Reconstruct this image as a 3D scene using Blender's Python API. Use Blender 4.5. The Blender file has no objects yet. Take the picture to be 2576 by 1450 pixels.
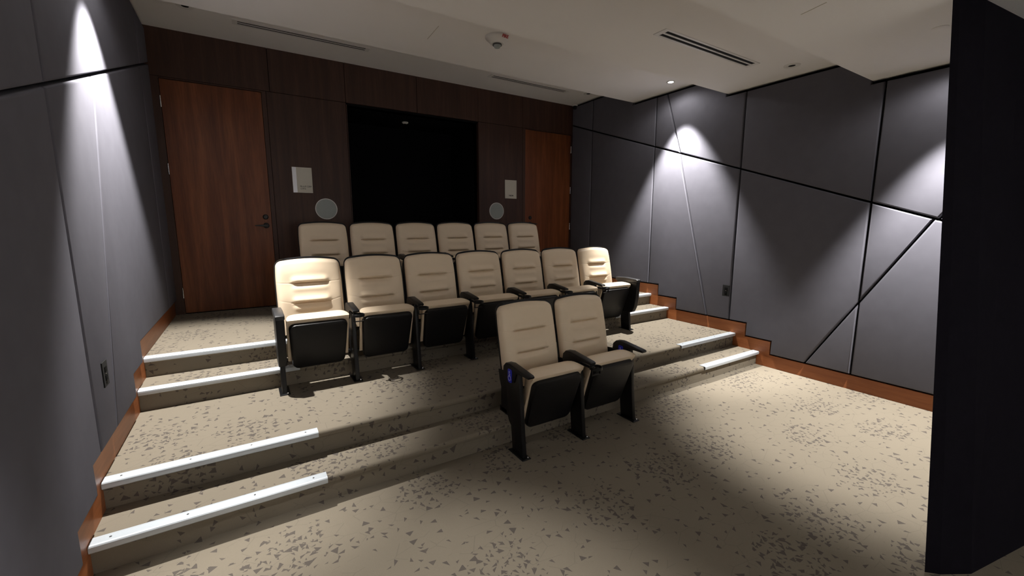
import bpy, bmesh, math, random
from mathutils import Vector, Matrix

# ------------------------------------------------------------------ camera, world, exposure
S = bpy.context.scene
C = S.collection
PI = math.pi
FPX, YAW, PITCH, ROLL = 1062.76, math.radians(32.0794), math.radians(-8.5854), math.radians(-0.0185)
cam = bpy.data.cameras.new('camera'); camo = bpy.data.objects.new('camera', cam); C.objects.link(camo)
S.camera = camo
cam.sensor_fit = 'HORIZONTAL'; cam.sensor_width = 36.0; cam.lens = FPX * 36.0 / 2576.0
cam.clip_start = 0.02
F_ = Vector((math.sin(YAW) * math.cos(PITCH), math.cos(YAW) * math.cos(PITCH), math.sin(PITCH)))
R0 = Vector((math.cos(YAW), -math.sin(YAW), 0)); U0 = R0.cross(F_)
R_ = R0 * math.cos(ROLL) + U0 * math.sin(ROLL); U_ = -R0 * math.sin(ROLL) + U0 * math.cos(ROLL)
camo.matrix_world = Matrix.Translation((0.7443, -5.8413, 1.5982)) @ Matrix((R_, U_, -F_)).transposed().to_4x4()

w = bpy.data.worlds.new('world'); S.world = w; w.use_nodes = True
w.node_tree.nodes['Background'].inputs[0].default_value = (1.0, 0.90, 0.80, 1)
w.node_tree.nodes['Background'].inputs[1].default_value = 0.01
S.view_settings.view_transform = 'Standard'; S.view_settings.look = 'None'
S.view_settings.gamma = 1.0; S.view_settings.use_curve_mapping = False
S.view_settings.exposure = 0.0

# ------------------------------------------------------------------ key dimensions (metres)
W = 5.66            # room width, x from the left wall to the right wall; y = 0 is the wood wall, -y the screen end
H = 0.152           # riser
Y1, Y2, Y3, Y4 = -3.3695, -3.0794, -2.1157, -1.8106
ZA, ZB, ZC, ZD = 3.5798, 3.3240, 3.0950, 2.8700
YB, YC, YD = -1.35, -2.775, -4.15
YF = -8.6

# lamps of the room, then three added fill lamps: recessed downlights; (x, y, z, watts, half angle tangent, tilt towards the back, tilt towards -x, in degrees)
LAMPS = [(5.31, -2.22, ZB, 820, 0.64, -1, -2), (0.35, -2.22, ZB, 720, 0.67, 1.5, 3), (5.31, -4.80, ZD, 880, 0.68, 0, 5), (0.45, -4.85, ZD, 310, 0.60, 0, -6),
         (1.10, -7.20, ZD, 350, 0.70, -40, 0), (2.83, -7.20, ZD, 350, 0.70, -40, 0), (4.56, -7.20, ZD, 350, 0.70, -40, 0)]  # unseen lamps added to wash the bounce screen and fill seats and ceiling
SPILL = 0.012        # share of a lamp's light that leaves it outside the beam
LAMP_COLOR = (1.0, 0.965, 0.92)

# ------------------------------------------------------------------ helpers
def tag(o, label=None, cat=None, group=None, kind=None):
    if label: o['label'] = label
    if cat: o['category'] = cat
    if group: o['group'] = group
    if kind: o['kind'] = kind
    return o

def obj(name, bm, mat, parent=None, smooth=False, loc=None):
    bmesh.ops.recalc_face_normals(bm, faces=bm.faces[:])
    me = bpy.data.meshes.new(name); bm.to_mesh(me); bm.free()
    for p in me.polygons: p.use_smooth = bool(smooth)
    if mat: me.materials.append(mat)
    o = bpy.data.objects.new(name, me); C.objects.link(o)
    if parent: o.parent = parent
    if loc: o.location = loc
    if smooth == 'auto':
        me.set_sharp_from_angle(angle=math.radians(35))
    return o

def empty(name, loc=(0, 0, 0), rz=0):
    o = bpy.data.objects.new(name, None); C.objects.link(o); o.location = loc; o.rotation_euler = (0, 0, rz)
    o.empty_display_size = 0.1
    return o

def add_box(bm, lo, hi, bevel=0, seg=2):
    lo = Vector(lo); hi = Vector(hi)
    r = bmesh.ops.create_cube(bm, size=1.0)
    for v in r['verts']:
        v.co = Vector([(lo[i] + hi[i]) / 2 + v.co[i] * (hi[i] - lo[i]) for i in range(3)])
    if bevel:
        es = list({e for v in r['verts'] for e in v.link_edges})
        bmesh.ops.bevel(bm, geom=es, offset=bevel, segments=seg, affect='EDGES', profile=0.5)

def box(lo, hi, bevel=0, seg=2):
    bm = bmesh.new(); add_box(bm, lo, hi, bevel, seg); return bm

def add_cyl(bm, r, d, mat4, seg=24, r2=None):
    bmesh.ops.create_cone(bm, cap_ends=True, segments=seg, radius1=r, radius2=r if r2 is None else r2, depth=d, matrix=mat4)

def add_prism(bm, pts, axis, a, b, bevel=0, seg=2, both=True):
    """polygon pts (2D) in the plane normal to axis, extruded from a to b"""
    def P(p, t):
        return {0: (t, p[0], p[1]), 1: (p[0], t, p[1]), 2: (p[0], p[1], t)}[axis]
    va = [bm.verts.new(P(p, a)) for p in pts]; vb = [bm.verts.new(P(p, b)) for p in pts]
    fa = bm.faces.new(va); fb = bm.faces.new(list(reversed(vb)))
    n = len(pts); fs = [fa, fb]
    for i in range(n):
        fs.append(bm.faces.new((va[i], vb[i], vb[(i + 1) % n], va[(i + 1) % n])))
    bmesh.ops.recalc_face_normals(bm, faces=fs)
    if bevel:
        es = list(fb.edges) + (list(fa.edges) if both else [])
        bmesh.ops.bevel(bm, geom=es, offset=bevel, segments=seg, affect='EDGES', profile=0.5)

def prism(pts, axis, a, b, bevel=0, seg=2, both=True):
    bm = bmesh.new(); add_prism(bm, pts, axis, a, b, bevel, seg, both); return bm

def rrect(cx, cy, w_, h_, r, n=6):
    out = []
    for (sx, sy, a0) in ((1, 1, 0), (-1, 1, 90), (-1, -1, 180), (1, -1, 270)):
        for k in range(n + 1):
            a = math.radians(a0 + 90 * k / n)
            out.append((cx + sx * (w_ / 2 - r) + r * math.cos(a), cy + sy * (h_ / 2 - r) + r * math.sin(a)))
    return out

def lathe(profile, seg=32, mat4=None):
    bm = bmesh.new(); rings = []
    for (r, z) in profile:
        rings.append([bm.verts.new((r * math.cos(2 * PI * k / seg), r * math.sin(2 * PI * k / seg), z)) for k in range(seg)] if r > 1e-6 else [bm.verts.new((0, 0, z))])
    for a, b in zip(rings, rings[1:]):
        for k in range(seg):
            k2 = (k + 1) % seg
            if len(a) == 1 and len(b) == 1: continue
            if len(a) == 1: bm.faces.new((a[0], b[k], b[k2]))
            elif len(b) == 1: bm.faces.new((a[k], b[0], a[k2]))
            else: bm.faces.new((a[k], b[k], b[k2], a[k2]))
    if mat4: bmesh.ops.transform(bm, matrix=mat4, verts=bm.verts[:])
    return bm

# ------------------------------------------------------------------ materials
def new_mat(name):
    m = bpy.data.materials.new(name); m.use_nodes = True
    nt = m.node_tree; b = nt.nodes['Principled BSDF']
    return m, nt, b
def N(nt, typ, **kw):
    n = nt.nodes.new(typ)
    for k, v in kw.items(): setattr(n, k, v)
    return n
def setin(nt, sock, v):
    if hasattr(v, 'is_output'): nt.links.new(v, sock)
    else: sock.default_value = v
def MATH(nt, op, a, b=None, c=None, clamp=False):
    n = N(nt, 'ShaderNodeMath', operation=op); n.use_clamp = clamp
    setin(nt, n.inputs[0], a)
    if b is not None: setin(nt, n.inputs[1], b)
    if c is not None: setin(nt, n.inputs[2], c)
    return n.outputs[0]
def VM(nt, op, a, b=None):
    n = N(nt, 'ShaderNodeVectorMath', operation=op); setin(nt, n.inputs[0], a)
    if b is not None: setin(nt, n.inputs[1], b)
    return n.outputs[0]
def MIX(nt, fac, a, b):
    n = N(nt, 'ShaderNodeMix', data_type='RGBA'); setin(nt, n.inputs[0], fac)
    for s, v in ((n.inputs[6], a), (n.inputs[7], b)):
        if isinstance(v, tuple) and len(v) == 3: v = v + (1,)
        setin(nt, s, v)
    return n.outputs[2]

def plain(name, col, rough=0.5, metal=0.0, spec=0.5, var=0.0, scale=30, bump=0.0, bscale=200):
    m, nt, b = new_mat(name)
    b.inputs['Roughness'].default_value = rough; b.inputs['Metallic'].default_value = metal
    b.inputs['Specular IOR Level'].default_value = spec
    tc = N(nt, 'ShaderNodeTexCoord')
    no = N(nt, 'ShaderNodeTexNoise'); no.inputs['Scale'].default_value = scale; no.inputs['Detail'].default_value = 4
    nt.links.new(tc.outputs['Object'], no.inputs['Vector'])
    c2 = tuple(min(1, c * (1 - var)) for c in col); c1 = tuple(min(1, c * (1 + var)) for c in col)
    nt.links.new(MIX(nt, no.outputs['Fac'], c1, c2), b.inputs['Base Color'])
    if bump:
        n2 = N(nt, 'ShaderNodeTexNoise'); n2.inputs['Scale'].default_value = bscale; n2.inputs['Detail'].default_value = 2
        nt.links.new(tc.outputs['Object'], n2.inputs['Vector'])
        bp = N(nt, 'ShaderNodeBump'); bp.inputs['Strength'].default_value = bump; bp.inputs['Distance'].default_value = 0.002
        nt.links.new(n2.outputs['Fac'], bp.inputs['Height']); nt.links.new(bp.outputs['Normal'], b.inputs['Normal'])
    return m

def carpet_mat():
    m, nt, b = new_mat('carpet')
    b.inputs['Roughness'].default_value = 1.0; b.inputs['Specular IOR Level'].default_value = 0.05
    geo = N(nt, 'ShaderNodeNewGeometry'); sp = N(nt, 'ShaderNodeSeparateXYZ'); nt.links.new(geo.outputs['Position'], sp.inputs[0])
    v = MATH(nt, 'ADD', sp.outputs[1], sp.outputs[2])
    cb = N(nt, 'ShaderNodeCombineXYZ'); nt.links.new(sp.outputs[0], cb.inputs[0]); nt.links.new(v, cb.inputs[1])
    P = cb.outputs[0]
    # cluster field
    cl = N(nt, 'ShaderNodeTexVoronoi'); cl.voronoi_dimensions = '2D'; cl.feature = 'F1'
    cl.inputs['Scale'].default_value = 1.55; cl.inputs['Randomness'].default_value = 0.75
    nz = N(nt, 'ShaderNodeTexNoise'); nz.inputs['Scale'].default_value = 5.0; nz.inputs['Detail'].default_value = 3
    nt.links.new(P, nz.inputs['Vector']); nt.links.new(P, cl.inputs['Vector'])
    # 1 in cluster cores, 0 outside
    d = MATH(nt, 'ADD', cl.outputs['Distance'], MATH(nt, 'MULTIPLY', MATH(nt, 'SUBTRACT', nz.outputs['Fac'], 0.5), 0.55))
    mr = N(nt, 'ShaderNodeMapRange'); mr.inputs['From Min'].default_value = 0.34; mr.inputs['From Max'].default_value = 0.16
    nt.links.new(d, mr.inputs['Value']); cluster = mr.outputs[0]
    tot = None
    layers = [(15.0, (0.13, 0.71), 1.0, 0.25), (16.0, (0.63, 0.27), 1.0, 0.17), (21.0, (0.4, 0.1), 0.9, 0.08), (26.0, (0.77, 0.55), 0.9, 0.0)]
    for i, (sc, off, amp, base) in enumerate(layers):
        q = VM(nt, 'ADD', VM(nt, 'MULTIPLY', P, (sc, sc, 1)), (off[0], off[1], 0))
        cell = VM(nt, 'FLOOR', q); fr = VM(nt, 'FRACTION', q)
        wn = N(nt, 'ShaderNodeTexWhiteNoise'); wn.noise_dimensions = '3D'
        nt.links.new(VM(nt, 'ADD', cell, (0.5, 0.5, i * 7.3)), wn.inputs['Vector'])
        rs = N(nt, 'ShaderNodeSeparateColor'); nt.links.new(wn.outputs['Color'], rs.inputs[0])
        ctr = VM(nt, 'SUBTRACT', fr, (0.5, 0.5, 0))
        s3 = N(nt, 'ShaderNodeSeparateXYZ'); nt.links.new(ctr, s3.inputs[0])
        jx = MATH(nt, 'MULTIPLY', MATH(nt, 'SUBTRACT', rs.outputs[1], 0.5), 0.4)
        jy = MATH(nt, 'MULTIPLY', MATH(nt, 'SUBTRACT', rs.outputs[2], 0.5), 0.4)
        x = MATH(nt, 'ADD', s3.outputs[0], jx); y = MATH(nt, 'ADD', s3.outputs[1], jy)
        # quantised rotation keeps the shards roughly aligned as in the woven pattern
        ang = MATH(nt, 'MULTIPLY', MATH(nt, 'FLOOR', MATH(nt, 'MULTIPLY', rs.outputs[1], 7.0)), 0.92)
        ca = MATH(nt, 'COSINE', ang); sa = MATH(nt, 'SINE', ang)
        X = MATH(nt, 'SUBTRACT', MATH(nt, 'MULTIPLY', x, ca), MATH(nt, 'MULTIPLY', y, sa))
        Y = MATH(nt, 'ADD', MATH(nt, 'MULTIPLY', x, sa), MATH(nt, 'MULTIPLY', y, ca))
        slim = MATH(nt, 'ADD', 0.85, MATH(nt, 'MULTIPLY', rs.outputs[2], 2.0))
        Ys = MATH(nt, 'MULTIPLY', Y, slim)
        e1 = MATH(nt, 'MULTIPLY', Ys, -1.0)
        e2 = MATH(nt, 'ADD', MATH(nt, 'MULTIPLY', X, 0.80), MATH(nt, 'MULTIPLY', Ys, 0.6))
        e3 = MATH(nt, 'ADD', MATH(nt, 'MULTIPLY', X, -0.93), MATH(nt, 'MULTIPLY', Ys, 0.36))
        tri = MATH(nt, 'MAXIMUM', MATH(nt, 'MAXIMUM', e1, e2), e3)
        size = MATH(nt, 'ADD', 0.115, MATH(nt, 'MULTIPLY', rs.outputs[0], 0.10))
        inside = MATH(nt, 'LESS_THAN', tri, size)
        prob = MATH(nt, 'ADD', base, MATH(nt, 'MULTIPLY', cluster, 0.62))
        # a second random for presence
        w2 = N(nt, 'ShaderNodeTexWhiteNoise'); w2.noise_dimensions = '3D'
        nt.links.new(VM(nt, 'ADD', cell, (0.5, 0.5, 31.7 + i * 3.1)), w2.inputs['Vector'])
        pres = MATH(nt, 'LESS_THAN', w2.outputs['Value'], prob)
        t = MATH(nt, 'MULTIPLY', MATH(nt, 'MULTIPLY', inside, pres), amp)
        tot = t if tot is None else MATH(nt, 'MAXIMUM', tot, t)
    # hairline facets
    ve = N(nt, 'ShaderNodeTexVoronoi'); ve.voronoi_dimensions = '2D'; ve.feature = 'DISTANCE_TO_EDGE'; ve.inputs['Scale'].default_value = 7.0
    mp = N(nt, 'ShaderNodeMapping'); mp.inputs['Scale'].default_value = (1.0, 1.7, 1); mp.inputs['Rotation'].default_value = (0, 0, 0.3)
    nt.links.new(P, mp.inputs[0]); nt.links.new(mp.outputs[0], ve.inputs['Vector'])
    line = MATH(nt, 'MULTIPLY', MATH(nt, 'LESS_THAN', ve.outputs['Distance'], 0.016), MATH(nt, 'MULTIPLY', MATH(nt, 'GREATER_THAN', nz.outputs['Fac'], 0.5), 0.26))
    tot2 = MATH(nt, 'MAXIMUM', tot, line)
    # pile noise
    fn = N(nt, 'ShaderNodeTexNoise'); fn.inputs['Scale'].default_value = 420; fn.inputs['Detail'].default_value = 2
    nt.links.new(P, fn.inputs['Vector'])
    fac = MATH(nt, 'MULTIPLY', tot2, MATH(nt, 'ADD', 0.55, MATH(nt, 'MULTIPLY', fn.outputs['Fac'], 0.5)), clamp=True)
    base = MIX(nt, fn.outputs['Fac'], (0.268, 0.234, 0.182), (0.200, 0.173, 0.133))
    col = MIX(nt, fac, base, (0.085, 0.074, 0.069))
    nt.links.new(col, b.inputs['Base Color'])
    bp = N(nt, 'ShaderNodeBump'); bp.inputs['Strength'].default_value = 0.5; bp.inputs['Distance'].default_value = 0.003
    nt.links.new(fn.outputs['Fac'], bp.inputs['Height']); nt.links.new(bp.outputs['Normal'], b.inputs['Normal'])
    return m

def wood_mat(name, c1, c2, c3, rough=0.45, sx=14.0, sz=0.7, horizontal=False):
    m, nt, b = new_mat(name)
    b.inputs['Roughness'].default_value = rough; b.inputs['Specular IOR Level'].default_value = 0.35
    tc = N(nt, 'ShaderNodeNewGeometry')
    mp = N(nt, 'ShaderNodeMapping')
    mp.inputs['Scale'].default_value = (sx, sz, sx) if horizontal else (sx, sx, sz)
    nt.links.new(tc.outputs['Position'], mp.inputs[0])
    n1 = N(nt, 'ShaderNodeTexNoise'); n1.inputs['Scale'].default_value = 1.0; n1.inputs['Detail'].default_value = 6; n1.inputs['Distortion'].default_value = 0.6
    nt.links.new(mp.outputs[0], n1.inputs['Vector'])
    n2 = N(nt, 'ShaderNodeTexNoise'); n2.inputs['Scale'].default_value = 9.0; n2.inputs['Detail'].default_value = 5
    nt.links.new(mp.outputs[0], n2.inputs['Vector'])
    f = MATH(nt, 'ADD', MATH(nt, 'MULTIPLY', n1.outputs['Fac'], 0.7), MATH(nt, 'MULTIPLY', n2.outputs['Fac'], 0.3))
    cr = N(nt, 'ShaderNodeValToRGB'); nt.links.new(f, cr.inputs[0])
    cr.color_ramp.elements[0].position = 0.35; cr.color_ramp.elements[0].color = c1 + (1,)
    cr.color_ramp.elements[1].position = 0.66; cr.color_ramp.elements[1].color = c3 + (1,)
    e = cr.color_ramp.elements.new(0.5); e.color = c2 + (1,)
    nt.links.new(cr.outputs[0], b.inputs['Base Color'])
    return m

def emit(name, col, strength):
    m, nt, b = new_mat(name)
    b.inputs['Base Color'].default_value = col + (1,)
    b.inputs['Emission Color'].default_value = col + (1,); b.inputs['Emission Strength'].default_value = strength
    return m

M = dict(
    carpet=carpet_mat(),
    fabric=plain('acoustic_fabric', (0.132, 0.130, 0.154), 0.95, spec=0.1, var=0.10, scale=9, bump=0.12, bscale=700),
    black_fabric=plain('black_fabric', (0.010, 0.009, 0.013), 0.95, spec=0.05, var=0.2, scale=20, bump=0.3, bscale=400),
    gap=plain('seam_backing', (0.006, 0.006, 0.006), 0.95, spec=0.1),
    ceiling=plain('ceiling_paint', (0.90, 0.875, 0.84), 0.9, spec=0.2, var=0.02, scale=2, bump=0.05, bscale=300),
    white_metal=plain('white_enamel', (0.78, 0.76, 0.72), 0.45, spec=0.4, var=0.02),
    panel_wood=wood_mat('dark_veneer', (0.042, 0.019, 0.013), (0.058, 0.026, 0.017), (0.080, 0.037, 0.024), rough=0.5),
    door_wood=wood_mat('door_veneer', (0.115, 0.033, 0.012), (0.17, 0.05, 0.017), (0.25, 0.082, 0.028), rough=0.42, sx=12),
    base_wood=wood_mat('baseboard_veneer', (0.28, 0.088, 0.030), (0.36, 0.120, 0.042), (0.44, 0.155, 0.056), rough=0.4, sx=10, sz=0.8, horizontal=True),
    leather=plain('cream_leather', (0.82, 0.67, 0.49), 0.45, spec=0.45, var=0.03, scale=14, bump=0.12, bscale=350),
    plastic=plain('black_plastic', (0.007, 0.007, 0.008), 0.42, spec=0.32, var=0.1, scale=60, bump=0.15, bscale=600),
    grey_plastic=plain('dark_grey_plastic', (0.035, 0.035, 0.037), 0.38, spec=0.5, var=0.1, scale=60, bump=0.1, bscale=600),
    steel=plain('black_steel', (0.006, 0.006, 0.007), 0.38, spec=0.35, var=0.1),
    chrome=plain('chrome', (0.75, 0.75, 0.75), 0.2, metal=1.0),
    bronze=plain('bronze_metal', (0.02, 0.018, 0.018), 0.4, metal=0.3),
    alu=plain('aluminium', (0.60, 0.65, 0.70), 0.42, metal=0.25, spec=0.5, var=0.03, scale=25),
    screw=plain('screw', (0.10, 0.10, 0.10), 0.4, metal=0.8),
    sign=plain('sign_face', (0.62, 0.58, 0.49), 0.5, var=0.02),
    sign_strip=plain('brushed_strip', (0.70, 0.70, 0.74), 0.35, metal=0.35, var=0.03),
    ink=plain('raised_lettering', (0.06, 0.052, 0.045), 0.6),
    grille=plain('speaker_cloth', (0.37, 0.40, 0.38), 0.8, var=0.04, scale=60, bump=0.3, bscale=900),
    slot=plain('vent_slot', (0.004, 0.004, 0.004), 0.9),
    screen=plain('bounce_screen_white', (0.85, 0.85, 0.85), 0.9, spec=0.1),
    red=plain('red_lettering', (0.42, 0.03, 0.02), 0.5),
    blue=plain('blue_sticker', (0.012, 0.022, 0.60), 0.35),
    blue_mark=plain('pale_blue_symbol', (0.60, 0.65, 1.0), 0.4),
    black=plain('alcove_black', (0.005, 0.005, 0.006), 0.9, spec=0.1),
    lamp=emit('lamp_glow', (1.0, 0.95, 0.86), 60.0),
)

_b = M['fabric'].node_tree.nodes['Principled BSDF']          # brushed nap: bright where light grazes it
_b.inputs['Sheen Weight'].default_value = 0.02; _b.inputs['Sheen Roughness'].default_value = 0.45
_b.inputs['Sheen Tint'].default_value = (0.86, 0.86, 1.0, 1)

# ------------------------------------------------------------------ floor and steps
SW = [(YF, 0), (Y1 + 0.02, 0)]
def step_profile(yn, z, yback):
    """side outline (y, z) of one carpeted step with a rounded nose at yn"""
    r = 0.022
    pts = [(yn + 0.02, z - H)]
    pts += [(yn + 0.02, z - 2.2 * r), (yn + 0.004, z - 1.7 * r)]
    for k in range(0, 6):
        a = PI + PI / 2 * k / 5
        pts.append((yn + r + r * math.cos(a), z - r - r * math.sin(a)))
    pts += [(yback, z), (yback, z - H)]
    return pts
fl = obj('floor', box((-0.3, YF, -0.12), (W + 0.3, 1.3, 0.0)), M['carpet']); tag(fl, kind='structure')
for i, (yn, z) in enumerate(((Y1, H), (Y2, 2 * H), (Y3, 3 * H), (Y4, 4 * H))):
    st = obj('stair_step', prism(step_profile(yn, z, 0.01), 0, 0.0, W), M['carpet']); tag(st, kind='structure')

# ------------------------------------------------------------------ ceiling (steps down towards the screen)
cp = [(0.02, ZA), (YB, ZA), (YB, ZB), (YC, ZB), (YC, ZC), (YD, ZC), (YD, ZD), (YF, ZD), (YF, ZA + 0.2), (0.02, ZA + 0.2)]
ceil = obj('ceiling', prism(cp, 0, -0.1, W + 0.1), M['ceiling']); tag(ceil, kind='structure')
# hairline joints in the plasterboard
for (p0, p1, z) in (((2.333, -2.094), (2.345, -1.79), ZB), ((3.739, -4.401), (3.705, -4.55), ZD)):
    d = Vector((p1[0] - p0[0], p1[1] - p0[1])); n = Vector((-d.y, d.x)).normalized() * 0.0025
    pts = [(p0[0] + n.x, p0[1] + n.y), (p0[0] - n.x, p0[1] - n.y), (p1[0] - n.x, p1[1] - n.y), (p1[0] + n.x, p1[1] + n.y)]
    tag(obj('trim_4', prism(pts, 2, z - 0.002, z + 0.001), M['sign']), kind='structure')

# ------------------------------------------------------------------ side walls: upholstered panels over a stepped wooden baseboard
BBH = 0.15
def stair_line(off_y, off_z):
    """stepped line along the wall, from the screen end to the back"""
    o = []
    z = 0
    o.append((YF, z + off_z))
    for yn, zz in ((Y1, H), (Y2, 2 * H), (Y3, 3 * H), (Y4, 4 * H)):
        o.append((yn - off_y, z + off_z)); o.append((yn - off_y, zz + off_z)); z = zz
    o.append((-0.004, z + off_z))
    return o
TOPG = 0.022
def ceiling_line():
    return [(-0.004, ZA - TOPG), (YB - 0.0, ZA - TOPG), (YB, ZB - TOPG), (YC, ZB - TOPG), (YC, ZC - TOPG), (YD, ZC - TOPG), (YD, ZD - TOPG), (YF, ZD - TOPG)]

def split_face(bm, co, no, test):
    """cut the faces whose centre passes test by the line through co with normal no (2D: y, z)"""
    fs = [f for f in bm.faces if test(f.calc_center_median_weighted())]
    geom = fs + list({e for f in fs for e in f.edges}) + list({v for f in fs for v in f.verts})
    bmesh.ops.bisect_plane(bm, geom=geom, dist=1e-5, plane_co=(0, co[0], co[1]), plane_no=(0, no[0], no[1]))

def inset_poly(pts, g):
    """inset a simple polygon by g (counter-clockwise)"""
    n = len(pts); out = []
    area = sum(pts[i][0] * pts[(i + 1) % n][1] - pts[(i + 1) % n][0] * pts[i][1] for i in range(n)) / 2
    if area < 0: pts = pts[::-1]
    for i in range(n):
        p0, p1, p2 = Vector(pts[i - 1]), Vector(pts[i]), Vector(pts[(i + 1) % n])
        d1 = (p1 - p0).normalized(); d2 = (p2 - p1).normalized()
        n1 = Vector((-d1.y, d1.x)); n2 = Vector((-d2.y, d2.x))
        b = (n1 + n2); k = b.dot(n1)
        if abs(k) < 0.2: k = 0.2
        out.append(tuple(p1 + b * (g / k)))
    return out

def side_wall(name, xin, sgn, cuts, hz, base_name):
    """xin: x of the wall's face; sgn: direction from the wall into the room"""
    prof = stair_line(0.0, -0.1)
    wall = obj(name, box((min(xin, xin - sgn * 0.12), YF, -0.1), (max(xin, xin - sgn * 0.12), 0.12, ZA + 0.1)), M['gap']); tag(wall, kind='structure')
    region = stair_line(0.13, BBH) + ceiling_line()
    bm = bmesh.new()
    bm.faces.new([bm.verts.new((0, y, z)) for y, z in region])
    # sloping seam, parallel to the stairs
    split_face(bm, (hz[0], hz[1]), (-hz[2], 1.0), lambda c: True)
    line = lambda c: c.z > hz[1] + hz[2] * (c.y - hz[0])
    for (a, b_, where) in cuts:
        d = (b_[0] - a[0], b_[1] - a[1]); no = (d[1], -d[0])
        def test(c, where=where, a=a):
            up = line(c)
            if where[0] == 'up' and not up: return False
            if where[0] == 'down' and up: return False
            return where[1] < c.y < where[2]
        split_face(bm, a, no, test)
    for f in bm.faces:
        pts = [(v.co.y, v.co.z) for v in f.verts]
        clean = []
        for i in range(len(pts)):
            p0, p1, p2 = Vector(pts[i - 1]), Vector(pts[i]), Vector(pts[(i + 1) % len(pts)])
            if abs((p1 - p0).normalized().cross((p2 - p1).normalized())) > 1e-3: clean.append(pts[i])
        a2 = inset_poly(clean, 0.0085)
        pm = bmesh.new(); add_prism(pm, a2, 0, xin + sgn * 0.0005, xin + sgn * 0.05, bevel=0.014, seg=4, both=False)
        obj('upholstered_panel', pm, M['fabric'], wall, smooth='auto')
    bm.free()
    # baseboard
    lo = stair_line(0.0, -0.02); hi = stair_line(0.12, BBH - 0.008)
    pts = [(y + 0.02 if i not in (0, len(lo) - 1) else y, z) for i, (y, z) in enumerate(lo)] + hi[::-1]
    bb = obj(base_name, prism(pts, 0, xin + sgn * 0.001, xin + sgn * 0.028, bevel=0.002, seg=1), M['base_wood']); tag(bb, kind='structure')
    return wall

wr = side_wall('wall_right', W, -1, [
    ((-0.51, 0), (-0.51, 4), ('all', -9, 9)),
    ((-1.77, 0), (-1.77, 4), ('all', -9, -0.51)),
    ((-3.003, 0), (-3.003, 4), ('all', -9, -1.77)),
    ((-4.25, 0), (-4.25, 4), ('all', -9, -3.003)),
    ((-1.935, 3.30), (-2.182, 2.507), ('up', -3.003, -1.77)),
    ((-2.182, 2.507), (-2.70, 0.50), ('down', -3.003, -1.77)),
    ((-3.876, 0.20), (-4.745, 1.74), ('down', -9, -3.003)),
    ((-4.72, 1.64), (-5.45, 2.85), ('up', -9, -4.25)),
    ((-5.7, 0), (-5.7, 4), ('all', -9, -4.3)),
], (-3.003, 2.226, 0.345), 'baseboard_right')
wl = side_wall('wall_left', 0.0, 1, [
    ((-0.51, 0), (-0.51, 4), ('all', -9, 9)),
    ((-3.078, 0), (-3.078, 4), ('all', -9, -0.51)),
    ((-4.25, 0), (-4.25, 4), ('all', -9, -3.08)),
    ((-2.255, 2.45), (-2.735, 0.60), ('down', -3.07, -0.51)),
    ((-5.7, 0), (-5.7, 4), ('all', -9, -4.3)),
], (-3.094, 2.20, 0.328), 'baseboard_left')

# ------------------------------------------------------------------ back wall: dark wood cladding, doors, alcove
Z4 = 4 * H
wb = empty('wall_back'); tag(wb, kind='structure')
NX0, NX1, NZ = 1.955, 3.81, 3.087
D1 = (0.112, 1.029, 3.093); D2 = (4.66, 5.60, 3.10)
obj('wall_core', box((-0.12, 0.03, NZ), (W + 0.12, 0.15, ZA + 0.1)), M['gap'], wb)
for a, b_ in ((-0.12, NX0), (NX1, W + 0.12)):
    obj('wall_core', box((a, 0.06, 0.0), (b_, 0.15, NZ + 0.01)), M['gap'], wb)
g = 0.0025
xs = [0.0, 1.115, 1.945, 2.875, 3.815, 4.607, W]
for a, b_ in zip(xs, xs[1:]):
    obj('wood_panel', box((a + g, 0.0, 3.108 + g), (b_ - g, 0.03, ZA + 0.02), 0.0015, 1), M['panel_wood'], wb)
for a, b_ in ((D1[1] + 0.045, 1.945), (3.815, 4.607)):
    obj('wood_panel', box((a + g, 0.0, Z4 - 0.02), (b_ - g, 0.06, 3.108 - g), 0.0015, 1), M['panel_wood'], wb)
# alcove lining
al = bmesh.new()
add_box(al, (NX0 - 0.008, 1.0, 0.3), (NX1 + 0.008, 1.05, NZ + 0.03)); add_box(al, (NX0 - 0.05, 0.061, 0.3), (NX0, 1.0, NZ + 0.03))
add_box(al, (NX1, 0.061, 0.3), (NX1 + 0.05, 1.0, NZ + 0.03)); add_box(al, (NX0, 0.031, NZ), (NX1, 1.0, NZ + 0.03))
add_box(al, (NX0, 0.0, 0.3), (NX1, 1.0, Z4 - 0.001))
obj('alcove_lining', al, M['black'], wb)
for a, b_ in ((NX0 - 0.008, NX0), (NX1, NX1 + 0.003)):
    obj('alcove_edge', box((a, -0.001, Z4), (b_, 0.062, NZ), 0), M['panel_wood'], wb)

def lever(px, side, zc, parent, mats):
    """side: direction in which the lever points"""
    hd = obj('handle', lathe([(0, 0.0), (0.032, 0.0), (0.032, 0.006), (0.026, 0.012), (0.013, 0.014), (0.012, 0.045), (0, 0.045)], 24,
                             Matrix.Translation((px, -0.0, zc)) @ Matrix.Rotation(PI / 2, 4, 'X')), mats, parent, smooth='auto')
    bm = bmesh.new()
    pts = [(px + side * t, zc + h) for t, h in ((-0.014, 0.013), (0.02, 0.012), (0.075, 0.008), (0.115, 0.004), (0.118, -0.006), (0.075, -0.010), (0.02, -0.014), (-0.014, -0.013))]
    add_prism(bm, pts, 1, -0.058, -0.042, bevel=0.004, seg=2)
    obj('lever', bm, mats, hd, smooth='auto')
    return hd

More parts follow.
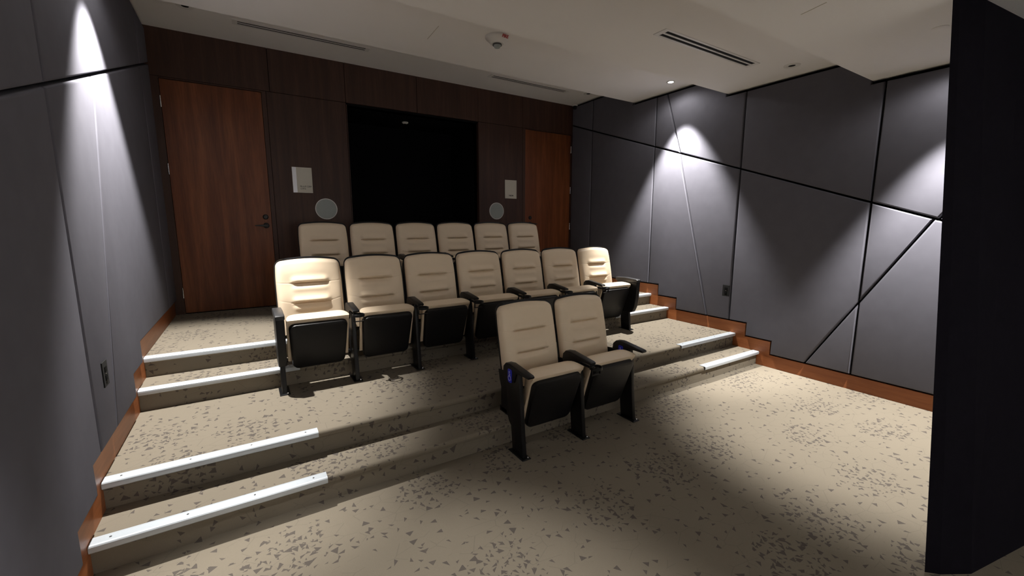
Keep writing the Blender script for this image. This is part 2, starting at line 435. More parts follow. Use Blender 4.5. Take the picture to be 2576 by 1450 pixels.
def door(name, x0, x1, zt, hinge_side, hinges, lever_x, lever_z, frame_l, frame_r):
    root = empty(name, (0, 0, 0)); tag(root, kind='structure')
    obj('door_leaf', box((x0 + 0.003, 0.012, Z4 + 0.008), (x1 - 0.003, 0.055, zt - 0.003), 0.002, 1), M['door_wood'], root)
    fr = bmesh.new()
    add_box(fr, (x0 - frame_l, 0.0, Z4), (x0, 0.06, 3.108 - g)); add_box(fr, (x1, 0.0, Z4), (x1 + frame_r, 0.06, 3.108 - g))
    add_box(fr, (x0, 0.0, zt), (x1, 0.06, 3.108 - g))
    obj('door_frame', fr, M['panel_wood'], root)
    hx = x0 if hinge_side < 0 else x1
    for z in hinges:
        bm = bmesh.new()
        for k in range(5):
            add_cyl(bm, 0.0075, 0.0215, Matrix.Translation((hx, -0.003, z - 0.046 + k * 0.023)), 12)
        add_box(bm, (hx - 0.004, 0.0, z - 0.057), (hx + 0.004, 0.014, z + 0.057))
        obj('hinge', bm, M['chrome'], root, smooth='auto')
    lever(lever_x, -1 if hinge_side < 0 else 1, lever_z, root, M['bronze']).location = (0, 0.012, 0)
    obj('lock_cylinder', lathe([(0, 0), (0.030, 0), (0.030, 0.006), (0.020, 0.014), (0, 0.014)], 24,
        Matrix.Translation((lever_x, 0.012, lever_z + 0.10)) @ Matrix.Rotation(PI / 2, 4, 'X')), M['bronze'], root, smooth='auto')
    return root
door('door_1', *D1, -1, (2.86, 2.18, 0.846), 0.967, 1.585, 0.112, 0.043)
door('door_2', *D2, 1, (2.86, 2.18, 1.56, 0.85), 4.765, 1.605, 0.052, 0.058)

# small fitting at the top of the alcove
t = empty('ceiling_sensor', (2.873, 0.52, NZ)); tag(t, 'tiny pale sensor fixed to the ceiling of the black alcove', 'sensor')
obj('sensor_body', lathe([(0, 0), (0.045, 0), (0.045, -0.012), (0.030, -0.022), (0, -0.024)], 24), M['white_metal'], t, smooth='auto')
obj('sensor_lens', lathe([(0, -0.022), (0.016, -0.022), (0.012, -0.034), (0, -0.038)], 16), M['slot'], t, smooth='auto')

# wall signs
def text_mesh(name, s, size, mat, parent, loc, rot, extr=0.0006, bold=0.0):
    cu = bpy.data.curves.new(name, 'FONT'); cu.body = s; cu.size = size; cu.extrude = extr; cu.resolution_u = 2; cu.offset = bold
    tmp = bpy.data.objects.new(name, cu); C.objects.link(tmp)
    dg = bpy.context.evaluated_depsgraph_get(); me = bpy.data.meshes.new_from_object(tmp.evaluated_get(dg))
    bpy.data.objects.remove(tmp); me.materials.clear(); me.materials.append(mat)
    o = bpy.data.objects.new(name, me); C.objects.link(o); o.parent = parent; o.location = loc; o.rotation_euler = rot
    return o
def sign(x0, x1, z0, z1, label, lines, strip):
    t = empty('wall_sign', (x0, 0.0, z0)); tag(t, label, 'sign')
    obj('sign_plate', box((0, -0.012, 0), (x1 - x0, 0.0, z1 - z0), 0.0015, 1), M['sign'], t)
    if strip: tag(obj('metal_strip', box((0.001, -0.0145, 0.001), (0.046, -0.0115, z1 - z0 - 0.001), 0.0008, 1), M['sign_strip'], t), 'brushed silver strip')
    for (s, x, z, size) in lines:
        # too small and blurred in the photo to read: a row of low strokes of the same size and weight
        rnd = random.Random(int(x * 1e4) + s); bm_ = bmesh.new(); xx = x
        for k in range(s):
            if k == 5 and s > 7: xx += size * 0.35
            w_ = size * rnd.uniform(0.45, 0.62); t_ = size * 0.13
            add_box(bm_, (xx, -0.0132, z), (xx + t_, -0.0118, z + size))
            if rnd.random() < 0.6: add_box(bm_, (xx + w_ - t_, -0.0132, z), (xx + w_, -0.0118, z + size))
            for hz_ in rnd.sample([0.0, 0.45, 0.87], 2): add_box(bm_, (xx, -0.0131, z + hz_ * size), (xx + w_, -0.0118, z + hz_ * size + t_))
            xx += w_ + size * 0.16
        obj('lettering', bm_, M['ink'], t)
sign(1.280, 1.498, 1.980, 2.282, 'beige wall sign with silver strip and two lines of lettering, beside the left door', [(9, 0.080, 0.066, 0.020), (5, 0.082, 0.040, 0.017)], True)
sign(4.270, 4.485, 2.003, 2.290, 'plain beige wall sign with one short line of lettering, beside the right door', [(6, 0.070, 0.036, 0.022)], False)

# round speakers in the wood wall
for i, (x, z) in enumerate(((1.640, 1.790), (4.120, 1.804))):
    t = empty('wall_speaker', (x, 0.0, z)); tag(t, ('round pale grey wall speaker below the sign by the left door', 'round pale grey wall speaker below the sign by the right door')[i], 'speaker', 'round speakers in the wood wall')
    R4 = Matrix.Rotation(PI / 2, 4, 'X')
    obj('bezel', lathe([(0.120, 0.0), (0.130, 0.0), (0.130, 0.006), (0.126, 0.009), (0.122, 0.009), (0.120, 0.0)], 48, R4), M['white_metal'], t, smooth='auto')
    obj('grille', lathe([(0, 0.0085), (0.06, 0.0082), (0.122, 0.006), (0.122, 0.0), (0, 0.0)], 48, R4), M['grille'], t, smooth='auto')

# ------------------------------------------------------------------ front stub wall close to the camera (black, leaning)
bm = bmesh.new()
bot = [(3.293, -5.382, 0.0), (3.335, -5.425, 0.0), (3.46, -5.500, 0.0), (3.97, -5.60, 0.0), (W, -5.95, 0.0), (W, -5.60, 0.0)]
top = [(4.280, -4.948, ZD), (4.305, -4.972, ZD), (4.44, -5.048, ZD), (4.99, -5.115, ZD), (W, -5.25, ZD), (W, -5.10, ZD)]
vb = [bm.verts.new(p) for p in bot]; vt = [bm.verts.new(p) for p in top]
bm.faces.new(vb); bm.faces.new(vt[::-1])
for i in range(6): bm.faces.new((vb[i], vt[i], vt[(i + 1) % 6], vb[(i + 1) % 6]))
tag(obj('wall_front', bm, M['black_fabric']), kind='structure')

# the screen end of the room: end wall and an added matte white screen that bounces fill light to the seats
tag(obj('wall_end', box((-0.1, YF - 0.12, 0), (W + 0.1, YF, ZD + 0.1)), M['gap']), kind='structure')
t = empty('bounce_screen', (2.83, YF + 0.03, 0.55)); tag(t, 'added wide matte white bounce screen in a black frame on the end wall', 'screen')
obj('screen_surface', box((-2.2, 0, 0), (2.2, 0.012, 2.1)), M['screen'], t)
f = bmesh.new()
for lo_, hi_ in (((-2.26, -0.02, -0.06), (2.26, 0.03, 0)), ((-2.26, -0.02, 2.1), (2.26, 0.03, 2.16)), ((-2.26, -0.02, 0), (-2.2, 0.03, 2.1)), ((2.2, -0.02, 0), (2.26, 0.03, 2.1))): add_box(f, lo_, hi_)
obj('screen_frame', f, M['black_fabric'], t)

# ------------------------------------------------------------------ stair nosings
def nosing(y, z, x0, x1, label):
    t = empty('stair_nosing', (x0, y, z)); tag(t, label, 'stair nosing', 'white metal nosings on the aisle steps')
    L = x1 - x0
    pr = [(0.062, 0.0), (0.062, 0.0035), (0.050, 0.0055)]
    for k in range(7):                                     # ribs on the tread face
        yy = 0.046 - k * 0.006
        pr += [(yy, 0.0055), (yy - 0.002, 0.0042)]
    pr += [(0.002, 0.0055), (-0.006, 0.004), (-0.011, -0.001), (-0.012, -0.010), (-0.011, -0.026), (-0.006, -0.032), (0.002, -0.033), (0.002, -0.030),
           (-0.004, -0.028), (-0.0085, -0.024), (-0.009, -0.010), (-0.007, -0.002), (-0.002, 0.0005)]
    obj('strip', prism(pr, 0, 0.0, L), M['alu'], t)
    n = max(2, round(L / 0.30)) + 1
    for k in range(n):
        x = 0.07 + (L - 0.14) * k / (n - 1)
        obj('screw', lathe([(0, 0.0068), (0.004, 0.0062), (0.0055, 0.005), (0.0055, 0.003)], 12, Matrix.Translation((x, 0.030, 0))), M['screw'], t)
nm = ['lowest', 'second', 'third', 'top']
for i, (yn, z) in enumerate(((Y1, H), (Y2, 2 * H), (Y3, 3 * H), (Y4, 4 * H))):
    nosing(yn, z, 0.030, 1.036, 'long white metal nosing on the %s step of the left aisle' % nm[i])
    nosing(yn, z, 4.618, W - 0.030, 'white metal nosing on the %s step of the right aisle' % nm[i])

# ------------------------------------------------------------------ cinema seats
PITCHX = 0.5405
def back_y(z):
    """y of the back cushion's rear plane (local, 0 = front of foot plates) at height z"""
    t_ = (z - 0.57) / 0.43
    return 0.345 + 0.115 * t_ + 0.018 * (1 - t_) * (1 - t_) * (1 if t_ < 1 else 0)
BZ0, BZ1 = 0.40, 0.992
def half_w(z, w0, r, ztop):
    d = ztop - z
    ww = w0 - 0.012 * max(0, (z - 0.8) / 0.2) ** 2
    if d < r: ww = ww - r + math.sqrt(max(0, r * r - (r - d) ** 2))
    return ww
def smooth(a, b, x):
    t_ = min(1, max(0, (x - a) / (b - a))); return t_ * t_ * (3 - 2 * t_)
def back_cushion():
    bm = bmesh.new()
    zs = []
    z = 0.0; n = 120
    CR = (0.808, 0.650)
    dens = lambda zz: 1 + 5 * sum(math.exp(-((zz - c) / 0.02) ** 2) for c in CR) + 5 * math.exp(-((zz - BZ1) / 0.03) ** 2)
    acc = [0]; K = 600
    for k in range(K): acc.append(acc[-1] + dens(BZ0 + (BZ1 - BZ0) * (k + 0.5) / K))
    for i in range(n + 1):
        tgt = acc[-1] * i / n
        k = next(j for j in range(K + 1) if acc[j] >= tgt - 1e-9)
        k = max(1, k); f = (tgt - acc[k - 1]) / (acc[k] - acc[k - 1])
        zs.append(BZ0 + (BZ1 - BZ0) * (k - 1 + f) / K)
    us = [math.sin(math.pi / 2 * (2 * i / 44 - 1)) for i in range(45)]
    rows = []
    for z in zs:
        hw = half_w(z, 0.254, 0.045, BZ1 + 0.0005)
        row = []
        for u in us:
            au = abs(u)
            x = u * hw
            zz = z + 0.016 * (1 - u * u) * smooth(0.75, BZ1, z)         # arched top edge
            rim = (1 - au ** 14) ** 0.5
            topr = math.sqrt(max(0.0, 1 - (max(0, z - (BZ1 - 0.035)) / 0.0352) ** 2))
            d = 0.048 * min(rim, 1) * topr
            d += 0.016 * au ** 2.5 * rim * topr                          # side bolsters
            zn = (z - 0.60) / 0.40
            d += 0.018 * math.exp(-((z - 0.70) / 0.11) ** 2) * (1 - au ** 3) * rim
            d += 0.012 * math.exp(-((z - 0.90) / 0.07) ** 2) * (1 - au ** 3) * rim
            for q, c in enumerate(CR):
                mk = 1 - smooth(0.44, 0.60, au)
                cz = c + 0.004 * u * u
                dz = z - cz
                d += mk * (0.018 * math.exp(-((dz - 0.024) / 0.023) ** 2) - 0.026 * math.exp(-(dz / 0.0055) ** 2) - 0.008 * math.exp(-((dz + 0.012) / 0.014) ** 2) + 0.006 * math.exp(-((dz + 0.045) / 0.02) ** 2))
                # thin seam running out to the sides
                ms = smooth(0.50, 0.60, au) * (1 - smooth(0.97, 1.0, au))
                cs = c + (0.030 if q else 0.012) * (au - 0.5) / 0.5
                d -= ms * 0.0013 * math.exp(-((z - cs) / 0.0035) ** 2)
            row.append(bm.verts.new((x, back_y(z) - d, zz)))
        rows.append(row)
    for a, b_ in zip(rows, rows[1:]):
        for i in range(len(us) - 1):
            bm.faces.new((a[i], a[i + 1], b_[i + 1], b_[i]))
    # rear face
    rr = []
    for row, z in zip(rows, zs):
        rr.append((bm.verts.new((row[0].co.x, back_y(z) + 0.004, row[0].co.z)), bm.verts.new((row[-1].co.x, back_y(z) + 0.004, row[-1].co.z))))
    for i in range(len(rows) - 1):
        bm.faces.new((rows[i][0], rows[i + 1][0], rr[i + 1][0], rr[i][0]))
        bm.faces.new((rows[i][-1], rr[i][1], rr[i + 1][1], rows[i + 1][-1]))
        bm.faces.new((rr[i][0], rr[i + 1][0], rr[i + 1][1], rr[i][1]))
    return bm
def back_shell():
    """moulded black shell behind the cushion; its rim shows around the cushion"""
    bm = bmesh.new(); rows = []
    n = 36; zt = 1.008
    for k in range(n + 1):
        z = 0.36 + (zt - 0.36) * (1 - (1 - k / n) ** 1.6)
        hw = half_w(z, 0.2625, 0.055, zt + 0.0005)
        front = []; rear = []
        for j in range(13):
            u = -1 + 2 * j / 12
            zz = z + 0.016 * (1 - u * u) * smooth(0.75, zt, z)
            y = back_y(z) - 0.010 * (1 if abs(u) > 0.99 else 0)
            front.append(bm.verts.new((u * hw, y - 0.002, zz)))
            rear.append(bm.verts.new((u * hw * (0.985 if abs(u) > 0.99 else 1), y + 0.012 + 0.024 * (1 - u ** 4) * smooth(zt + 0.001, zt - 0.06, z) , zz)))
        rows.append((front, rear))
    for (f0, r0), (f1, r1) in zip(rows, rows[1:]):
        for j in range(12):
            bm.faces.new((f0[j], f0[j + 1], f1[j + 1], f1[j])); bm.faces.new((r0[j + 1], r0[j], r1[j], r1[j + 1]))
        bm.faces.new((f0[0], f1[0], r1[0], r0[0])); bm.faces.new((f1[-1], f0[-1], r0[-1], r1[-1]))
    f0, r0 = rows[0]; f1, r1 = rows[-1]
    for j in range(12):
        bm.faces.new((f0[j + 1], f0[j], r0[j], r0[j + 1])); bm.faces.new((f1[j], f1[j + 1], r1[j + 1], r1[j]))
    return bm
TILT = math.atan2(0.125, 0.36)                    # folded seat: its top edge leans forwards
def seat_frame(bm):
    # local slab: x across, z up along the slab, y depth; origin at the bottom
    bmesh.ops.transform(bm, matrix=Matrix.Translation((0, 0.128, 0.185)) @ Matrix.Rotation(TILT, 4, 'X'), verts=bm.verts[:])
    return bm
def seat_shell():
    bm = bmesh.new()
    out = rrect(0, 0.180, 0.424, 0.405, 0.05, 5)
    # taper slightly downwards
    out = [(x * (0.93 + 0.07 * min(1, z / 0.3)), z) for x, z in out]
    add_prism(bm, out, 1, 0.012, -0.032, bevel=0.022, seg=2, both=False)
    return seat_frame(bm)
def seat_cushion():
    bm = bmesh.new(); rows = []
    nz_, nx = 26, 22
    hh = 0.415
    for k in range(nz_ + 1):
        t_ = math.sin(math.pi / 2 * (2 * k / nz_ - 1)) * 0.5 + 0.5
        z = 0.035 + (hh - 0.035) * t_
        row = []
        for j in range(nx + 1):
            u = math.sin(math.pi / 2 * (2 * j / nx - 1)); au = abs(u)
            x = u * 0.226 * (1 - 0.0 * t_)
            e = ((1 - au ** 10) ** 0.5) * ((1 - abs(2 * t_ - 1) ** 12) ** 0.5)
            th = (0.035 + 0.095 * t_) * e
            row.append(bm.verts.new((x, 0.014 + th, z)))
        rows.append(row)
    for a, b_ in zip(rows, rows[1:]):
        for i in range(nx): bm.faces.new((a[i], a[i + 1], b_[i + 1], b_[i]))
    # front side (towards the shell), flatter, slightly domed at the free edge
    rows2 = []
    for k, row in enumerate(rows):
        t_ = k / nz_
        r2 = []
        for j, v in enumerate(row):
            if k in (0, nz_) or j in (0, nx): r2.append(v); continue
            zz = v.co.z
            r2.append(bm.verts.new((v.co.x, 0.010 - 0.014 * smooth(0.355, 0.40, zz), v.co.z)))
        rows2.append(r2)
    for a, b_ in zip(rows2, rows2[1:]):
        for i in range(nx):
            q = []
            for v in (a[i], b_[i], b_[i + 1], a[i + 1]):
                if v not in q: q.append(v)
            if len(q) > 2:
                try: bm.faces.new(q)
                except ValueError: pass
    return seat_frame(bm)
def standard(end=False):
    """upright between two seats"""
    bm = bmesh.new()
    pts = [(0.015, 0.008), (0.150, 0.008), (0.172, 0.20), (0.215, 0.32), (0.245, 0.55), (0.20, 0.60), (0.075, 0.60), (0.055, 0.45), (0.035, 0.20)]
    add_prism(bm, pts, 0, -0.017, 0.017, bevel=0.005, seg=2)
    add_prism(bm, [(0.12, 0.165), (0.176, 0.165), (0.215, 0.20), (0.285, 0.33), (0.345, 0.47), (0.362, 0.545), (0.20, 0.56), (0.12, 0.40)], 0, -0.0055, 0.0055, bevel=0.002, seg=1)
    return bm
def foot_plate():
    return box((-0.036, -0.012, 0.0), (0.036, 0.178, 0.008), 0.003, 1)
def armrest():
    bm = bmesh.new()
    pts = [(0.262, 0.560), (0.256, 0.605), (0.225, 0.634), (0.17, 0.642), (0.05, 0.628), (-0.045, 0.616), (-0.060, 0.608), (-0.056, 0.596), (0.03, 0.596), (0.085, 0.588), (0.115, 0.520), (0.18, 0.495), (0.24, 0.505)]
    add_prism(bm, pts, 0, -0.027, 0.027, bevel=0.006, seg=2)
    return bm
def end_arm():
    bm = bmesh.new()
    pts = [(0.26, 0.60), (0.255, 0.640), (0.10, 0.648), (-0.075, 0.640), (-0.092, 0.630), (-0.092, 0.602), (0.20, 0.595)]
    add_prism(bm, pts, 0, -0.033, 0.033, bevel=0.008, seg=3)
    return bm
def end_panel():
    bm = bmesh.new()
    pts = [(-0.088, 0.602), (0.235, 0.602), (0.245, 0.52), (0.235, 0.36), (0.20, 0.27), (0.155, 0.225), (0.02, 0.220), (-0.03, 0.240), (-0.060, 0.30), (-0.080, 0.42)]
    add_prism(bm, pts, 0, -0.029, 0.029, bevel=0.008, seg=3)
    return bm
def cup_holder():
    bm = bmesh.new()
    T = Matrix.Translation((0.012, -0.075, 0.565))
    prof = [(0.040, 0.02), (0.044, 0.022), (0.047, 0.02), (0.047, 0.002), (0.043, 0.0), (0.043, 0.0), (0.040, 0.002), (0.040, 0.02)]
    seg = 28; rings = []
    for (r, z) in prof: rings.append([bm.verts.new(T @ Vector((r * math.cos(2 * PI * k / seg), r * math.sin(2 * PI * k / seg), z))) for k in range(seg)])
    for a, b_ in zip(rings, rings[1:]):
        for k in range(seg): bm.faces.new((a[k], b_[k], b_[(k + 1) % seg], a[(k + 1) % seg]))
    # wire cradle and bracket
    add_box(bm, (-0.006, -0.045, 0.560), (0.030, 0.085, 0.578), 0.004, 1)
    for sx in (-1, 1):
        add_box(bm, (0.012 + sx * 0.040 - 0.003, -0.083, 0.525), (0.012 + sx * 0.040 + 0.003, -0.067, 0.567), 0.001, 1)
    add_box(bm, (-0.031, -0.083, 0.522), (0.055, -0.067, 0.528), 0.001, 1)
    return bm
def bolt_bm(x, y, z=0.008):
    return lathe([(0.0085, 0), (0.0085, 0.004), (0.006, 0.008), (0.0, 0.0095)], 12, Matrix.Translation((x, y, z)))
MESH = {}
def mesh(name, fn, mat, sm='auto'):
    if name not in MESH:
        o = obj(name, fn(), M[mat], None, smooth=sm); MESH[name] = o.data; bpy.data.objects.remove(o)
    return MESH[name]
def part(name, key, fn, mat, parent, x=0.0, sm='auto'):
    o = bpy.data.objects.new(name, mesh(key, fn, mat, sm)); C.objects.link(o); o.parent = parent; o.location = (x, 0, 0)
    return o
def add_side(root, x, kind, holder=False, sticker=False):
    lg = part('leg', 'leg', standard, 'steel', root, x)
    fp = part('foot_plate', 'foot_plate', foot_plate, 'steel', lg)
    for k, yy in enumerate((0.006, 0.165)):
        b_ = part('bolt', 'bolt%d' % k, lambda yy=yy: bolt_bm(0.018, yy), 'chrome', lg)
        tag(b_, 'shiny bolt head')
    if kind == 'end':
        part('armrest', 'end_arm', end_arm, 'grey_plastic', root, x); part('end_panel', 'end_panel', end_panel, 'plastic', root, x)
    else:
        a_ = part('armrest', 'armrest', armrest, 'plastic', root, x)
        if sticker:
            s_ = part('sticker', 'sticker', sticker_bm, 'blue', a_); tag(s_, 'blue wheelchair sticker')
            part('symbol', 'symbol', symbol_bm, 'blue_mark', a_)
    if holder: part('cup_holder', 'cup_holder', cup_holder, 'plastic', root, x)
def sticker_bm():
    bm = bmesh.new()
    add_prism(bm, rrect(0.165, 0.556, 0.050, 0.096, 0.012, 4), 0, -0.0268, -0.0300)
    return bm
def symbol_bm():
    """seated wheelchair figure, drawn in the y-z plane on the outer face of the arm (front of the seat is -y)"""
    bm = bmesh.new(); X0, X1 = -0.0301, -0.0308
    def bar(a, b_, w_=0.0052):
        d = Vector((b_[0] - a[0], b_[1] - a[1])); n = Vector((-d.y, d.x)).normalized() * w_ / 2
        add_prism(bm, [(a[0] + n.x, a[1] + n.y), (a[0] - n.x, a[1] - n.y), (b_[0] - n.x, b_[1] - n.y), (b_[0] + n.x, b_[1] + n.y)], 0, X0, X1)
    cy, cz = 0.165, 0.553
    add_prism(bm, [(cy + 0.004 + 0.0055 * math.cos(a), cz + 0.030 + 0.0055 * math.sin(a)) for a in [2 * PI * k / 12 for k in range(12)]], 0, X0, X1)
    bar((cy + 0.004, cz + 0.024), (cy + 0.002, cz + 0.001)); bar((cy + 0.003, cz + 0.013), (cy - 0.010, cz + 0.011), 0.004)
    bar((cy + 0.002, cz), (cy - 0.010, cz - 0.001)); bar((cy - 0.010, cz + 0.001), (cy - 0.016, cz - 0.022)); bar((cy - 0.016, cz - 0.022), (cy - 0.021, cz - 0.020), 0.004)
    ro, ri, wc = 0.0185, 0.0135, (cy + 0.003, cz - 0.014); n = 18
    outer = []; inner = []
    for k in range(n + 1):
        a = math.radians(110) - math.radians(-250) * 0 + math.radians(250) * k / n - math.radians(20)
        outer.append((wc[0] + ro * math.cos(a - PI * 0.15), wc[1] + ro * math.sin(a - PI * 0.15)))
        inner.append((wc[0] + ri * math.cos(a - PI * 0.15), wc[1] + ri * math.sin(a - PI * 0.15)))
    # open side of the wheel faces the front of the seat: mirror in y
    mir = lambda p: (2 * wc[0] - p[0], p[1])
    outer = [mir(p) for p in outer]; inner = [mir(p) for p in inner]
    for k in range(n):
        add_prism(bm, [outer[k], outer[k + 1], inner[k + 1], inner[k]], 0, X0, X1)
    return bm
def hinge_bm():
    bm = bmesh.new()
    for s in (-1, 1):
        add_cyl(bm, 0.016, 0.030, Matrix.Translation((s * 0.232, 0.165, 0.225)) @ Matrix.Rotation(PI / 2, 4, 'Y'), 16)
        add_box(bm, (s * 0.238 - 0.006, 0.150, 0.20), (s * 0.238 + 0.006, 0.40, 0.245), 0.004, 1)
        add_box(bm, (s * 0.238 - 0.006, 0.25, 0.21), (s * 0.238 + 0.006, 0.38, 0.43), 0.004, 1)
    add_box(bm, (-0.24, 0.185, 0.205), (0.24, 0.205, 0.225), 0.004, 1)
    return bm
def pan_bm():
    bm = bmesh.new()
    add_box(bm, (-0.19, 0.15, 0.178), (0.19, 0.22, 0.20), 0.006, 1)
    return bm
def make_seat(x, y, z, label, group, left, right=None, holder=False, sticker=(False, False)):
    root = empty('cinema_seat', (x, y, z)); tag(root, label, 'seat', group)
    part('backrest', 'backrest', back_cushion, 'leather', root, sm=True)
    part('back_shell', 'back_shell', back_shell, 'plastic', root)
    sc_ = part('seat_cushion', 'seat_cushion', seat_cushion, 'leather', root, sm='auto')
    part('seat_shell', 'seat_shell', seat_shell, 'plastic', root)
    part('hinge_bracket', 'hinge_bracket', hinge_bm, 'steel', root)
    add_side(root, -PITCHX / 2, left, holder=(left == 'arm' and holder), sticker=sticker[0])
    if right: add_side(root, PITCHX / 2, right, sticker=sticker[1])
    return root
ordn = ['first', 'second', 'third', 'fourth', 'fifth', 'sixth', 'seventh']
X1L = 0.908
for i in range(7):
    lab = 'cream leather folding cinema seat, %s from the left in the middle row of seven' % ordn[i]
    if i == 0: lab = 'brightly lit cream cinema seat with black end panel at left end of the middle row'
    if i == 6: lab = 'brightly lit cream cinema seat with black end panel at right end of the middle row'
    make_seat(X1L + PITCHX * (i + 0.5), -2.312, 2 * H, lab, 'cinema seats in the middle row', 'end' if i == 0 else 'arm', 'end' if i == 6 else None, holder=True)
for i in range(6):
    lab = 'cream cinema seat in the back row of six, %s' % ('leftmost' if i == 0 else 'rightmost' if i == 5 else ordn[i] + ' from the left')
    make_seat(1.222 + PITCHX * (i + 0.5), -1.055, 4 * H, lab, 'cinema seats in the back row', 'arm', 'arm' if i == 5 else None, holder=True)
make_seat(2.253 + PITCHX * 0.5, -3.615, 0, 'left cream cinema seat of the front pair, blue wheelchair sticker on its outer arm', 'front pair of accessible seats', 'arm', None, sticker=(True, False))
make_seat(2.253 + PITCHX * 1.5, -3.615, 0, 'right cream cinema seat of the front pair, standing on the lowest floor', 'front pair of accessible seats', 'arm', 'arm', holder=True, sticker=(False, True))

# ------------------------------------------------------------------ ceiling fittings
LB = ['lit recessed downlight over the right aisle beside the long slot vent', 'lit recessed downlight over the left aisle steps', 'lit recessed downlight above the floor beside the right wall near the screen end', 'lit recessed downlight above the floor beside the left wall near the screen end',
      'left one of three added fill downlights over the front floor', 'middle one of three added fill downlights over the front floor', 'right one of three added fill downlights over the front floor']
for (x, y, z, pw, tn, tilt, tx), lab in zip(LAMPS, LB):
    t = empty('downlight', (x, y, z)); tag(t, lab, 'ceiling light', 'lit downlights over the aisles')
    obj('trim_ring', lathe([(0.030, 0.0), (0.048, -0.001), (0.052, -0.004), (0.048, -0.006), (0.033, -0.006), (0.030, -0.002), (0.030, 0.0)], 32), M['white_metal'], t, smooth='auto')
    obj('lens', lathe([(0, -0.005), (0.030, -0.004), (0.031, 0.0), (0, 0.0)], 24), M['lamp'], t, smooth='auto')
    ld = bpy.data.lights.new('downlight_beam', 'SPOT'); ld.energy = pw; ld.color = LAMP_COLOR; ld.shadow_soft_size = 0.022
    ld.spot_size = 2 * math.atan(tn); ld.spot_blend = 0.55
    lo = bpy.data.objects.new('downlight_beam', ld); C.objects.link(lo); lo.parent = t; lo.location = (0, 0, -0.035)
    lo.rotation_euler = (math.radians(tilt), math.radians(tx), 0)
    if y < -6: continue  # the added fill lamps behind the camera get a beam only
    sd = bpy.data.lights.new('downlight_spill', 'SPOT'); sd.energy = pw * SPILL; sd.color = LAMP_COLOR; sd.shadow_soft_size = 0.028
    sd.spot_size = math.radians(165); sd.spot_blend = 0.5
    so = bpy.data.objects.new('downlight_spill', sd); C.objects.link(so); so.parent = t; so.location = (0, 0, -0.030)

for (x, y, z, lab) in ((5.293, -3.615, ZC, 'unlit round recessed spotlight beside the slot vent near the right wall'),
                       (0.443, -0.676, ZA, 'small unlit recessed spotlight at the left end of the back ceiling strip'),
                       (5.379, -0.655, ZA, 'small unlit recessed spotlight at the right end of the back ceiling strip')):
    t = empty('recessed_spotlight', (x, y, z)); tag(t, lab, 'ceiling light', 'unlit recessed spotlights')
    obj('trim_ring', lathe([(0.028, 0.0), (0.070, 0.0), (0.070, -0.003), (0.062, -0.006), (0.034, -0.004), (0.028, 0.0)], 36), M['white_metal'], t, smooth='auto')
    tag(obj('aperture', lathe([(0, -0.001), (0.030, -0.001), (0.030, 0.0), (0, 0.0)], 24), M['slot'], t), 'black aperture')

def vent(x0, x1, y0, y1, z, label):
    t = empty('slot_vent', (x0, y0, z)); tag(t, label, 'air vent', 'linear slot vents in the ceiling')
    L, D = x1 - x0, y1 - y0
    f = bmesh.new(); b_ = 0.020; mid = 0.016; h = 0.006
    sl = (D - 2 * b_ - mid) / 2
    add_box(f, (0, 0, -h), (L, b_, 0.0)); add_box(f, (0, D - b_, -h), (L, D, 0.0))
    add_box(f, (0, b_, -h), (0.045, D - b_, 0.0)); add_box(f, (L - 0.045, b_, -h), (L, D - b_, 0.0))
    add_box(f, (0.045, b_ + sl, -h), (L - 0.045, b_ + sl + mid, 0.0))
    obj('vent_frame', f, M['white_metal'], t)
    for yy in (b_, b_ + sl + mid):
        obj('slot', box((0.045, yy, -0.0015), (L - 0.045, yy + sl, -0.0002)), M['slot'], t)
vent(3.625, 4.965, -3.490, -3.365, ZC, 'wide two-slot ceiling vent between the lit downlight and the round spotlight')
vent(0.80, 2.12, -0.615, -0.500, ZA, 'long two-slot vent in the back ceiling strip above the left door')
vent(3.70, 5.04, -0.615, -0.500, ZA, 'long two-slot vent in the back ceiling strip nearer the right corner')

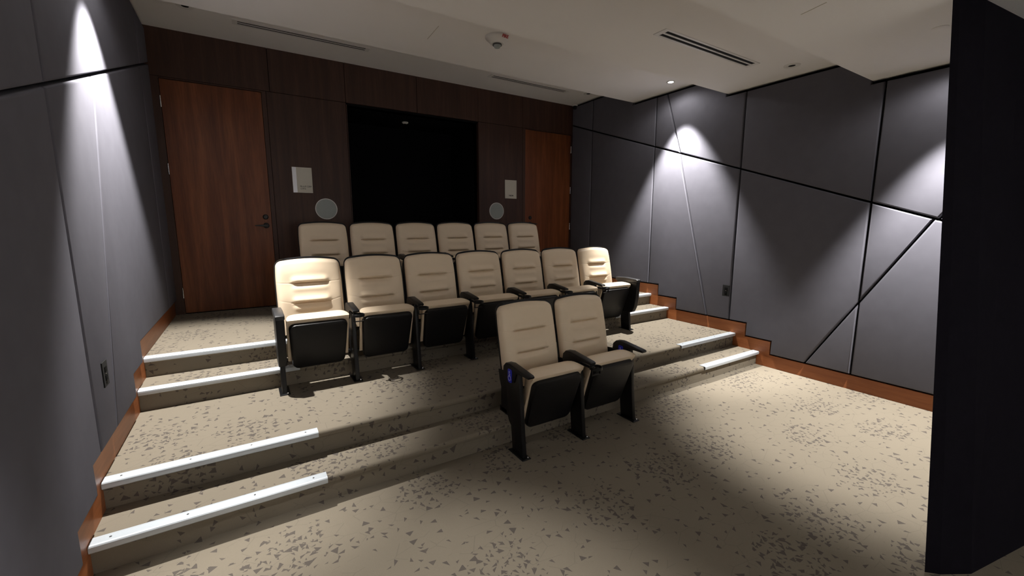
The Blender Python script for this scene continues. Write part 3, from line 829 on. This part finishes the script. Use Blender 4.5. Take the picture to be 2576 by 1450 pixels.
t = empty('smoke_detector', (2.880, -2.175, ZB)); tag(t, 'white ceiling alarm with clear strobe lens and red lettering', 'smoke alarm')
obj('alarm_base', lathe([(0, 0), (0.112, 0), (0.112, -0.010), (0.104, -0.022), (0.086, -0.036), (0.062, -0.062), (0, -0.064)], 40), M['white_metal'], t, smooth='auto')
obj('strobe_lens', lathe([(0, -0.064), (0.036, -0.064), (0.036, -0.074), (0.026, -0.094), (0, -0.100)], 24), M['grille'], t, smooth='auto')
obj('strobe_cage', lathe([(0.038, -0.062), (0.043, -0.062), (0.043, -0.074), (0.038, -0.074), (0.038, -0.062)], 24), M['screw'], t, smooth='auto')
lt = text_mesh('red_lettering', 'FIRE', 0.036, M['red'], t, (-0.012, -0.108, -0.037), (PI / 2 + 0.55, 0, 0.05), 0.0015, 0.0012)

t = obj('sprinkler_cover', lathe([(0, -0.004), (0.040, -0.004), (0.044, -0.002), (0.044, 0.0), (0, 0.0)], 36), M['ceiling'], None, smooth='auto', loc=(4.712, -4.797, ZD))
tag(t, 'flat round white cover plate in the ceiling next to the black front wall', 'sprinkler cover')

t = empty('corner_camera', (5.600, -0.085, ZA)); tag(t, 'small black device with white mount in the back right ceiling corner', 'camera')
obj('mount', lathe([(0, 0), (0.045, 0), (0.045, -0.018), (0.030, -0.025), (0, -0.025)], 24), M['white_metal'], t, smooth='auto')
obj('camera_body', lathe([(0, -0.02), (0.032, -0.02), (0.034, -0.06), (0.026, -0.075), (0, -0.08)], 24), M['plastic'], t, smooth='auto')

# wall outlets on the upholstered panels
def outlet(x, y, z, sgn, hh, label):
    t = empty('wall_outlet', (x, y, z)); tag(t, label, 'wall outlet')
    def bb(y0, y1, z0, z1, a, b_, bev=0.002):
        return box((min(sgn * a, sgn * b_), y0, z0), (max(sgn * a, sgn * b_), y1, z1), bev, 1)
    obj('cover_plate', bb(-0.044, 0.044, -hh, hh, 0, 0.006), M['slot'], t)
    for dz in (-1, 1):
        s_ = obj('socket', bb(-0.017, 0.017, dz * hh * 0.34 - 0.015, dz * hh * 0.34 + 0.015, 0.006, 0.0085, 0.001), M['gap'], t)
        for dy in (-0.006, 0.006):
            obj('slot', bb(dy - 0.001, dy + 0.001, dz * hh * 0.34 - 0.002, dz * hh * 0.34 + 0.007, 0.0085, 0.0088, 0), M['slot'], s_)
    obj('screw', lathe([(0, 0.0078), (0.003, 0.0072), (0.0035, 0.006)], 10, Matrix.Rotation(sgn * PI / 2, 4, 'Y')), M['chrome'], t)
outlet(0.05, -2.86, 0.812, 1, 0.068, 'black wall outlet low on the left padded wall above the steps')
outlet(W - 0.05, -2.945, 0.806, -1, 0.068, 'black wall outlet low on the right padded wall beside the panel seam')
